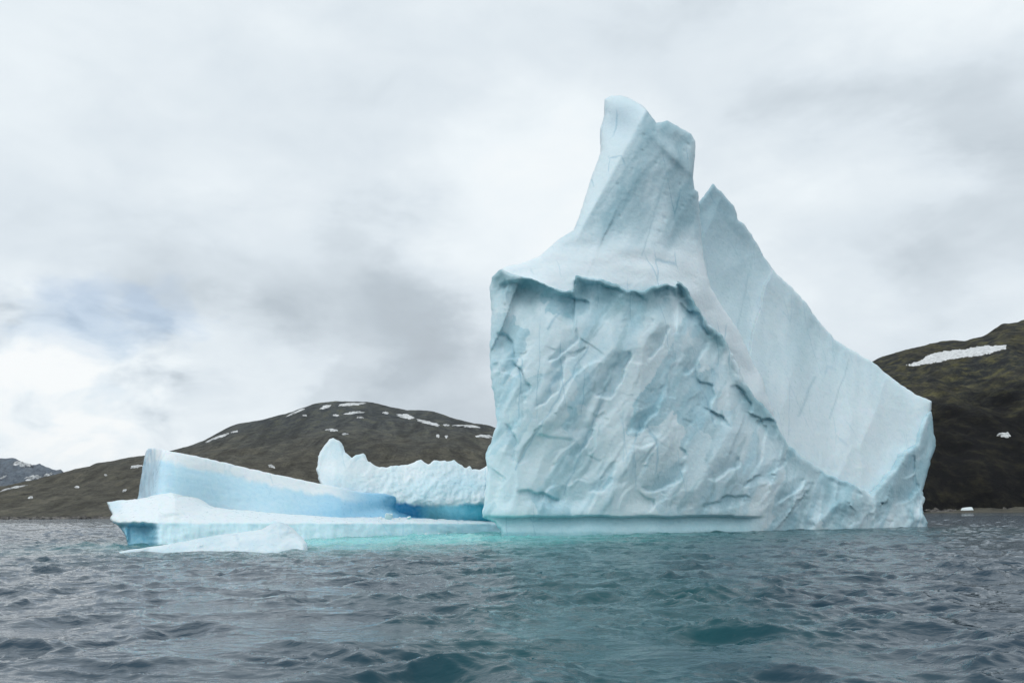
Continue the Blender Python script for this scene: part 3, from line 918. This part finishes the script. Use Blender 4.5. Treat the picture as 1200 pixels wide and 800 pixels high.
def spire_depth(X, Yp, d):
    Y = tps(SPIRE_CP, X, Yp)
    P = world_pt(X, Yp, Y)
    x, z = P[:, 0], P[:, 2]
    # the narrow side facet left of the crease
    ax, ay, bx, by = 757, 130, 688, 256
    L = math.hypot(bx - ax, by - ay)
    s = -((X - ax) * (by - ay) - (Yp - ay) * (bx - ax)) / L
    s = -s if False else s
    fac = np.clip(np.where(s > 0, s, 0), 0, 40) * (1 - sstep(235, 285, Yp))
    Y = Y + 0.20 * fac
    Y = Y + 7.0 * sstep(3, 16, Yp - np.interp(X, lip_x, lip_y))      # runs in behind the lip
    # the hollow under the rounded head
    Y = Y + 1.2 * blob(X, Yp, 727, 150, 16, 14) - 0.8 * blob(X, Yp, 724, 124, 14, 9)
    Y = Y - 0.9 * blob(X, Yp, 785, 178, 36, 6, 45) + 0.7 * blob(X, Yp, 792, 165, 16, 12, 30)
    wx = 1.2 * fbm(x / 8, z / 8, seed=211, octv=3)
    u, v = rot(x + .6 * wx, z + wx, 66, 26.0, 5.0)
    rel = 1.7 * chisel(u, v, 31, 1.2, 0.5, 0.5)
    u, v = rot(x + wx, z + wx, 66, 4.0, 2.2)
    rel = rel + 0.22 * chisel(u + 4, v, 37, 1.0, 0.5, 0.6)
    soft = sstep(262, 300, Yp)                    # drifted snow on the shoulder: smooth
    edge = 0.3 + 0.7 * np.clip(d / 10, 0, 1)
    pits = 0
    u, v = x / 1.9, z / 1.9
    best = np.full(x.shape, 9.)
    keep = np.zeros(x.shape)
    for ou, ov, r3, r4, r5 in cells(u, v, 88):
        dd = (ou * 1.5 + ov * .4) ** 2 + (ov - ou * .3) ** 2
        keep = np.where(dd < best, r5 > 0.86, keep)
        best = np.minimum(best, dd)
    pits = 0.22 * np.exp(-best * 26) * keep * (1 - soft)
    return Y - rel * edge * (1 - 0.75 * soft) + pits + 0.5 * soft * vnoise(x / 6, z / 3, seed=92) + 0.05 * fbm(x / 1.2, z / 1.2, seed=93, octv=3)


def spire_color(X, Yp, d, P):
    x, z = P[:, 0], P[:, 2]
    wx = 1.5 * fbm(x / 6, z / 6, seed=311, octv=4)
    u, v = rot(x + wx, z + wx, 66, 17.0, 3.2)
    c = np.tile(WHITE, (len(X), 1))
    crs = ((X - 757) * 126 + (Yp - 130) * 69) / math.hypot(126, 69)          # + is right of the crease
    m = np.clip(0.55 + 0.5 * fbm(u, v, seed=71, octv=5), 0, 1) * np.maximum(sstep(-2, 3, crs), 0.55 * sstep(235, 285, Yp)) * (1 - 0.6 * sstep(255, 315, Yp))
    c = mixcol(c, (0.36, 0.55, 0.62), np.clip(m * 1.35, 0, 1))  # shade of the front facet put into the colour; the left facet stays white
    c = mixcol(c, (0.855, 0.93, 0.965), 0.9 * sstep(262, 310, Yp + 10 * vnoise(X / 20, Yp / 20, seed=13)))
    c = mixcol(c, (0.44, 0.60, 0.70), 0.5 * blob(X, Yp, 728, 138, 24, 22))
    for (ax, ay, bx, by, w) in ((782, 200, 752, 300, 0.9), (757, 165, 700, 245, 0.8)):
        ex, ey = bx - ax, by - ay
        L = math.hypot(ex, ey)
        t = ((X - ax) * ex + (Yp - ay) * ey) / (L * L)
        dd = ((X - ax) * ey - (Yp - ay) * ex) / L + 1.5 * vnoise(Yp / 14, X * 0, seed=67)
        c = mixcol(c, (0.38, 0.56, 0.63), 0.6 * np.exp(-(dd / w) ** 2) * (np.abs(t - 0.5) < 0.5))
    return c


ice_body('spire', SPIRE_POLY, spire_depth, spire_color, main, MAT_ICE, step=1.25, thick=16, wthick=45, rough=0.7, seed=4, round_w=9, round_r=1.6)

WING_POLY = [(800, 240), (819, 236), (825, 230), (835, 215), (845, 224), (860, 242), (866, 259), (872, 262), (885, 282), (895, 300), (910, 321), (927, 336), (942, 351), (960, 377),
             (980, 399), (1002, 412), (1024, 425), (1050, 447), (1070, 460), (1092, 470), (1091, 484), (1086, 500), (1070, 560), (1040, 600), (980, 600), (900, 540), (850, 470), (820, 420), (800, 340)]
WING_CP = [(835, 216, 147), (805, 240, 145), (805, 330, 138), (860, 260, 147.5), (850, 350, 140), (835, 395, 130), (900, 310, 149.5), (900, 400, 142), (885, 450, 132), (950, 370, 151.5), (950, 470, 141.5),
           (930, 515, 135), (990, 408, 153), (1000, 500, 145), (980, 552, 138.5), (1030, 430, 154), (1040, 520, 147), (1015, 580, 140), (1090, 472, 152.5), (1000, 600, 140), (870, 470, 128.5), (1075, 520, 149)]


def wing_depth(X, Yp, d):
    Y = tps(WING_CP, X, Yp)
    P = world_pt(X, Yp, Y)
    x, z = P[:, 0], P[:, 2]
    wx = 1.5 * fbm(x / 12, z / 12, seed=221, octv=3)
    u, v = rot(x + wx, z + .6 * wx, 64, 34.0, 8.0)
    rel = 3.0 * chisel(u, v, 131, 1.3, 0.5, 0.5)
    u, v = rot(x + wx, z + wx, 64, 9.0, 3.0)
    rel = rel + 0.28 * chisel(u, v, 137, 1.0, 0.5, 0.5)
    edge = 0.3 + 0.7 * np.clip(d / 14, 0, 1)
    return Y - rel * edge + 0.6 * vnoise(x / 10, z / 10, seed=140) + 0.06 * fbm(x / 1.5, z / 1.5, seed=141, octv=3)


def wing_color(X, Yp, d, P):
    x, z = P[:, 0], P[:, 2]
    wx = 2.0 * fbm(x / 10, z / 10, seed=321, octv=4)
    u, v = rot(x + wx, z + wx, 66, 22.0, 5.0)
    c = np.tile(WHITE, (len(X), 1))
    m = np.clip(0.38 + 0.5 * fbm(u, v, seed=171, octv=4), 0, 1)
    c = mixcol(c, (0.53, 0.70, 0.75), m)
    c = mixcol(c, (0.32, 0.49, 0.56), 0.85 * (1 - sstep(215, 380, Yp + 25 * fbm(u, v, seed=172))))  # top painted darker, for the weaker light on the steep face
    c = mixcol(c, (0.86, 0.91, 0.93), 0.5 * sstep(400, 520, Yp))  # lower part painted lighter, for the light on its upturned slope
    for (ax, ay, bx, by, w) in ((882, 300, 862, 395, 0.9), (996, 420, 972, 490, 0.8), (955, 440, 936, 488, 1.6)):
        ex, ey = bx - ax, by - ay
        L = math.hypot(ex, ey)
        t = ((X - ax) * ex + (Yp - ay) * ey) / (L * L)
        dd = ((X - ax) * ey - (Yp - ay) * ex) / L + 2 * vnoise(Yp / 16, X * 0, seed=68)
        c = mixcol(c, (0.42, 0.60, 0.66), 0.6 * np.exp(-(dd / w) ** 2) * (np.abs(t - 0.5) < 0.5))
    return c


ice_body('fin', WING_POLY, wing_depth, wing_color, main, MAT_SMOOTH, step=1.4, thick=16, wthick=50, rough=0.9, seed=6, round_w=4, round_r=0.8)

# ------------------------------------------------------------------ low iceberg with shelf, tilted slab and serrated ridge
lowb = empty('iceberg', (-32.0, 100.0, 0.0))
tag(lowb, 'low blue and white iceberg with tilted slab, snowy shelf and serrated ridge', 'iceberg')

SLAB_POLY = [(171, 528), (174, 525), (184, 525), (200, 528.5), (230, 534), (260, 541), (290, 548), (320, 555), (345, 560), (372, 566), (400, 571), (425, 577), (452, 578), (470, 584),
             (488, 588), (498, 593), (502, 600), (500, 622), (400, 625), (250, 618), (170, 610), (158, 596), (162, 580), (164, 565), (167, 548)]
SLAB_CP = [(172, 528, 93.5), (180, 527, 92), (182, 580, 87.5), (162, 580, 91), (185, 545, 89.8), (260, 545, 98), (240, 580, 93.5), (320, 558, 104), (320, 595, 100), (372, 568, 109.5), (400, 600, 108), (430, 580, 116), (450, 605, 115.5),
           (490, 595, 123), (500, 608, 122.5), (400, 622, 107), (250, 615, 93.5), (175, 608, 87)]


def slab_depth(X, Yp, d):
    Y = tps(SLAB_CP, X, Yp)
    P = world_pt(X, Yp, Y)
    x, z = P[:, 0], P[:, 2]
    Y = Y + np.interp(X, [160, 300, 400, 450, 500], [5.0, 3.5, 2.2, 3.0, 6.5])
    end = 1 - sstep(172, 192, X)
    Y = Y + 0.22 * end * vnoise(x / .5, z / 3, seed=501) * 2
    u, v = rot(x, z, -14, 14.0, 2.2)
    top = 0.5 * sstep(0, 1, d / 10) * 0
    cave = 2.6 * blob(X, Yp, 478, 596, 20, 9, -6) + 1.0 * blob(X, Yp, 440, 597, 30, 8, -6)
    base = np.interp(X, [160, 205, 236, 300, 400, 490, 600], [589, 589, 599, 605, 610, 612, 615])
    Y = Y + 9.0 * sstep(0, 10, Yp - base)                 # runs in under the shelf
    Y = Y + 2.2 * np.clip((186 - X + 0.14 * (560 - Yp)) / 12, 0, 1.3)      # the broken end face
    return Y - 0.14 * fbm(u, v, seed=502, octv=4) + 0.05 * fbm(x / 1, z / 1, seed=503, octv=3) + cave + top


SLAB_TOP = np.array([(160, 526), (184, 525), (260, 541), (320, 555), (372, 566), (425, 577), (452, 578), (500, 594)], float)


def slab_color(X, Yp, d, P):
    x, z = P[:, 0], P[:, 2]
    c = np.tile(np.array([0.64, 0.85, 0.955]), (len(X), 1))
    c = mixcol(c, (0.52, 0.78, 0.925), np.clip(0.4 + 0.4 * fbm(x / 22, z / 3.0, seed=510, octv=3), 0, 1))
    c = mixcol(c, (0.28, 0.62, 0.86), 0.85 * sstep(330, 455, X + 1.3 * (Yp - 580)))
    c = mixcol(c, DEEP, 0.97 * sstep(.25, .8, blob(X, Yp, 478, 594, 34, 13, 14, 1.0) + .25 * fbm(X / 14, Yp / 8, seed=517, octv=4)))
    c = mixcol(c, (0.34, 0.80, 0.95), 0.8 * sstep(489, 500, X))
    dt = Yp - np.interp(X, SLAB_TOP[:, 0], SLAB_TOP[:, 1])
    wob = 4.5 * fbm(X / 26, Yp / 40, seed=512, octv=5, gain=.6)
    snow = 1 - sstep(12, 19, dt + wob + 0.02 * (X - 200))
    c = mixcol(c, (0.90, 0.93, 0.945), snow * (1 - sstep(375, 440, X)))
    endc = 1 - sstep(176, 188, X - 0.12 * (560 - Yp))
    c = mixcol(c, (0.42, 0.58, 0.68), 1.0 * endc * np.clip(0.7 + 0.8 * vnoise(X / 3, Yp / 20, seed=514), 0, 1))
    return c


ice_body('slab', SLAB_POLY, slab_depth, slab_color, lowb, MAT_SMOOTH, step=1.2, thick=10, wthick=40, rough=0.6, seed=8, round_w=1.6, round_r=0.25)

SHELF_POLY = [(125, 588), (140, 586), (160, 585), (182, 580), (200, 577), (205, 578), (206, 582), (224, 581), (234, 588), (245, 593), (270, 596), (300, 599), (340, 602), (400, 605), (450, 606), (490, 607), (540, 609), (592, 611),
              (600, 640), (400, 655), (200, 660), (152, 655), (150, 637), (146, 625), (138, 616), (128, 608), (132, 602), (128, 596)]
def shelf_depth(X, Yp, d):
    front = np.interp(X, [120, 135, 155, 185, 300, 400, 490, 600], [88.5, 86, 83.5, 83, 92.5, 104, 117, 134])
    back = np.interp(X, [120, 160, 205, 236, 300, 400, 490, 600], [91, 91, 91.5, 94.5, 100.5, 110.5, 122, 136])
    top = np.interp(X, [125, 160, 205, 236, 300, 400, 490, 592], [587, 584, 578, 590, 599, 605, 607, 611])
    t_ = np.clip((612.5 - Yp) / (612.5 - top), 0, 1.1)
    Y = front + (back - front) * t_
    Y = Y - 0.07 * np.maximum(Yp - 612.5, 0) + 0.25 * fbm(X / 14, Yp / 30, seed=527, octv=4) * (Yp > 606)
    P = world_pt(X, Yp, Y)
    x, z = P[:, 0], P[:, 2]
    under = 2.6 * sstep(610, 618, Yp + 2.5 * vnoise(X / 9, X * 0, seed=521)) * (1 - sstep(170, 190, X + 3 * vnoise(Yp / 6, Yp * 0, seed=523)))
    pill = 1.6 * blob(X, Yp, 147, 630, 4, 12) * 1.0
    snow = (1 - sstep(608, 613, Yp))
    rough_ = 0.55 * fbm(x / 2.2, z / 1.1, seed=524, octv=5) * snow * (0.4 + sstep(-.2, .3, vnoise(x / 5, z / 2, seed=526)))
    return Y + under - pill - rough_ + 0.15 * fbm(x / 2.5, z / 1.2, seed=525, octv=4)


def shelf_color(X, Yp, d, P):
    x, z = P[:, 0], P[:, 2]
    c = np.tile(np.array([0.86, 0.915, 0.935]), (len(X), 1))
    side = sstep(610.5, 614.5, Yp + 2.2 * fbm(X / 22, Yp * 0, seed=531, octv=3) - 1.0 * sstep(380, 480, X))
    c = mixcol(c, (0.70, 0.91, 0.985), side)
    c = mixcol(c, (0.45, 0.76, 0.86), side * 0.6 * sstep(500, 590, X))
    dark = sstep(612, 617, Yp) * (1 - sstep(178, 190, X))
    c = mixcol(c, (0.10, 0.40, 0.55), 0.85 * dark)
    c = mixcol(c, (0.62, 0.80, 0.88), 0.6 * (1 - sstep(136, 148, X)) * (1 - sstep(596, 606, Yp)))
    return c


ice_body('shelf', SHELF_POLY, shelf_depth, shelf_color, lowb, MAT_SMOOTH, step=1.2, thick=9, wthick=25, rough=0.9, seed=10, round_w=2, round_r=0.5)

RIDGE_POLY = [(374, 565), (370, 549), (373, 534), (380, 522), (386, 515), (390, 513), (397, 516), (403, 528), (410, 537), (418, 532), (425, 531), (429, 539), (444, 547), (460, 546), (480, 543), (493, 538), (501, 544),
              (512, 539), (524, 540), (532, 539), (546, 548), (549, 546), (551, 545), (554, 549), (562, 550), (570, 546), (600, 545), (612, 580), (605, 630), (480, 630), (440, 612), (400, 590), (380, 575)]
RIDGE_CP = [(374, 560, 121), (390, 515, 126), (395, 555, 121), (425, 533, 128), (430, 575, 122), (460, 548, 130), (470, 580, 125), (500, 542, 133), (510, 588, 127), (560, 550, 136), (565, 588, 130), (605, 550, 139), (605, 588, 134),
            (430, 600, 123), (500, 612, 130), (600, 612, 136), (500, 630, 130), (600, 630, 136), (440, 615, 123)]
RC = np.array([(374, 570), (400, 574), (425, 580), (450, 583), (470, 589), (490, 592), (520, 592), (568, 589), (610, 588)], float)


def ridge_depth(X, Yp, d):
    Y = tps(RIDGE_CP, X, Yp)
    P = world_pt(X, Yp, Y)
    x, z = P[:, 0], P[:, 2]
    dl = Yp - np.interp(X, RC[:, 0], RC[:, 1]) + 3 * fbm(X / 12, X * 0, seed=541, octv=3)
    rec = (0.3 + 0.9 * sstep(525, 565, X)) * sstep(-1, 4, dl) * sstep(430, 470, X)
    crum = (1 - sstep(-2, 3, dl)) * sstep(400, 440, X)
    wx = .5 * fbm(x / 3, z / 3, seed=543, octv=3)
    u, v = rot(x + wx, z + wx, 40, 2.6, 1.5)
    rel = 0.7 * chisel(u * .7, v * .7, 545, 1.2, .5, .8) + 0.3 * chisel(u * 1.7, v * 1.7, 547, 1.2, .5, .8)
    u, v = rot(x, z, 70, 6, 3)
    rel2 = 0.9 * chisel(u, v, 549, 1.0, .5, .5)
    edge = 0.35 + 0.65 * np.clip(d / 6, 0, 1)
    return Y + rec - (rel * crum + rel2 * (1 - crum) * (1 - sstep(-1, 4, dl))) * edge - 0.22 * crum * fbm(x / 1.0, z / 1.0, seed=550, octv=4, gain=.6) + 0.15 * fbm(x / 2, z / 4, seed=551)


def ridge_color(X, Yp, d, P):
    x, z = P[:, 0], P[:, 2]
    c = np.tile(np.array([0.88, 0.94, 0.96]), (len(X), 1))
    c = mixcol(c, (0.68, 0.87, 0.93), np.clip(0.25 + 0.8 * fbm(x / 4, z / 4, seed=560, octv=5), 0, 1))
    c = mixcol(c, (0.50, 0.76, 0.86), 0.6 * blob(X, Yp, 536, 566, 26, 16))
    dl = Yp - np.interp(X, RC[:, 0], RC[:, 1])
    blue = sstep(-2, 3, dl + 3 * fbm(X / 12, X * 0, seed=541, octv=3))
    bc = np.tile(np.array([0.34, 0.80, 0.95]), (len(X), 1))
    bc = mixcol(bc, (0.06, 0.52, 0.68), sstep(525, 570, X + 10 * vnoise(X / 12, Yp / 8, seed=562)))
    bc = mixcol(bc, (0.04, 0.33, 0.60), 1 - sstep(485, 505, X))
    c = c * (1 - blue[:, None]) + bc * blue[:, None]
    return c


ice_body('serrated_ridge', RIDGE_POLY, ridge_depth, ridge_color, lowb, MAT_ICE, step=1.0, thick=12, wthick=30, rough=1.3, seed=12, round_w=3, round_r=0.6)

# ------------------------------------------------------------------ growler and small ice
GROW_POLY = [(138, 646), (165, 642), (190, 638.5), (215, 634), (235, 630), (252, 627), (275, 624), (295, 622), (306, 620), (316, 614.5), (322, 612), (327, 611), (333, 613.5), (341, 620), (350, 629), (356, 637), (358, 660), (250, 662), (150, 660)]
GROW_CP = [(140, 647, 66), (215, 640, 67), (250, 640, 66.5), (300, 640, 66.5), (326, 640, 67), (356, 642, 68), (327, 613, 71), (300, 623, 70), (250, 629, 69.5), (215, 635, 69), (250, 660, 66), (350, 660, 67), (150, 660, 66), (345, 626, 70.5)]


def grow_depth(X, Yp, d):
    Y = tps(GROW_CP, X, Yp)
    P = world_pt(X, Yp, Y)
    x, z = P[:, 0], P[:, 2]
    crease = 0.6 * np.clip((318 - X) / 14, 0, 1) * np.clip((X - 285) / 25, 0, 1) * sstep(612, 630, Yp) * 0.8
    return Y + crease - 0.4 * fbm(x / 2.2, z / 1.4, seed=601, octv=4) + 0.04 * fbm(x / .4, z / .4, seed=602, octv=3)


def grow_color(X, Yp, d, P):
    c = np.tile(np.array([0.74, 0.83, 0.865]), (len(X), 1))
    return mixcol(c, (0.60, 0.74, 0.80), np.clip(0.4 + fbm(P[:, 0] / 3, P[:, 2], seed=605, octv=4), 0, 1))


g = ice_body('growler', GROW_POLY, grow_depth, grow_color, None, MAT_SMOOTH, step=1.0, thick=4, wthick=12, rough=0.5, seed=14, round_w=1.6, round_r=0.25)
tag(g, 'low smooth white growler with one small peak floating before the snowy shelf', 'ice')


def chunk(seed, sx, sy, sz):
    """an angular broken lump: the hull of a few scattered points"""
    import bmesh
    r_ = np.random.default_rng(seed)
    bm = bmesh.new()
    for k in range(16):
        v = r_.normal(size=3)
        v = v / np.linalg.norm(v) * r_.uniform(0.65, 1.15)
        bm.verts.new((v[0] * sx, v[1] * sy, v[2] * sz))
    hull = bmesh.ops.convex_hull(bm, input=bm.verts)
    bmesh.ops.delete(bm, geom=[g_ for g_ in hull['geom_interior'] if isinstance(g_, bmesh.types.BMVert)], context='VERTS')
    bmesh.ops.bevel(bm, geom=bm.edges[:], offset=0.06 * min(sx, sy, sz), segments=1, affect='EDGES')
    me = bpy.data.meshes.new('ice_chunk')
    bm.to_mesh(me)
    bm.free()
    at = me.color_attributes.new('ice', 'FLOAT_COLOR', 'POINT')
    at.data.foreach_set('color', np.tile(np.array([0.86, 0.91, 0.93, 1], np.float32), len(me.vertices)))
    me.materials.append(MAT_ICE)
    return me


ch = [chunk(s, 1.0, 0.8, 0.75) for s in (21, 22, 23)]
P0 = world_pt(456, 604, 110.5)
top_object('ice_chunk', ch[0], P0, 0.4, MAT_ICE, 'largest white ice block lying on the shelf before the deep blue hollow', 'ice', None, 0.85)
for k, (px, py, s) in enumerate([(446, 606.5, .4), (468, 606.8, .3), (479, 606.5, .42)]):
    top_object('ice_chunk', ch[k % 3], world_pt(px, py, 112), k * 1.3, MAT_ICE, 'small white ice lump scattered on the shelf beside the largest block',
               'ice', 'small ice lumps on the shelf', s)
for k in range(4):
    px = 486 + k * 14 + rng.uniform(-5, 5)
    Yb = 117 + k * 0.9 + rng.uniform(-3, 0)
    Pp = world_pt(px, 620, Yb)
    top_object('ice_fragment', ch[k % 3], (Pp[0], Yb, 0.05), k * 2.1, MAT_ICE, 'tiny ice fragment floating in the milky turquoise water by the shelf', 'ice',
               'ice fragments floating by the shelf', rng.uniform(.14, .3))
Pb = world_pt(1133, 597, 778)
top_object('ice_floe', chunk(31, 8.0, 5.0, 5.2), (Pb[0], 778, 0.5), 0.3, MAT_ICE, 'small white ice floe stranded at the shore below the dark mountain', 'ice')

# ------------------------------------------------------------------ the hazy air
USE_HAZE = True
if USE_HAZE:
    import bmesh
    m, q = new_mat('haze_air')
    vol = q.n('ShaderNodeVolumePrincipled', {'Color': (0.93, 0.96, 1.0, 1), 'Density': 1.2e-5, 'Anisotropy': 0.2})
    q.n('ShaderNodeOutputMaterial', {'Volume': vol.outputs[0]})
    bm = bmesh.new()
    bmesh.ops.create_cube(bm, size=1.0)
    for v in bm.verts:
        v.co = Vector((v.co.x * 20400, v.co.y * 20400, (v.co.z + 0.5) * 800 - 302))
    me = bpy.data.meshes.new('haze')
    bm.to_mesh(me)
    bm.free()
    me.materials.append(m)
    o = bpy.data.objects.new('haze', me)
    scene.collection.objects.link(o)
    tag(o, 'thin pale haze filling the air over the fjord', 'haze', kind='stuff')
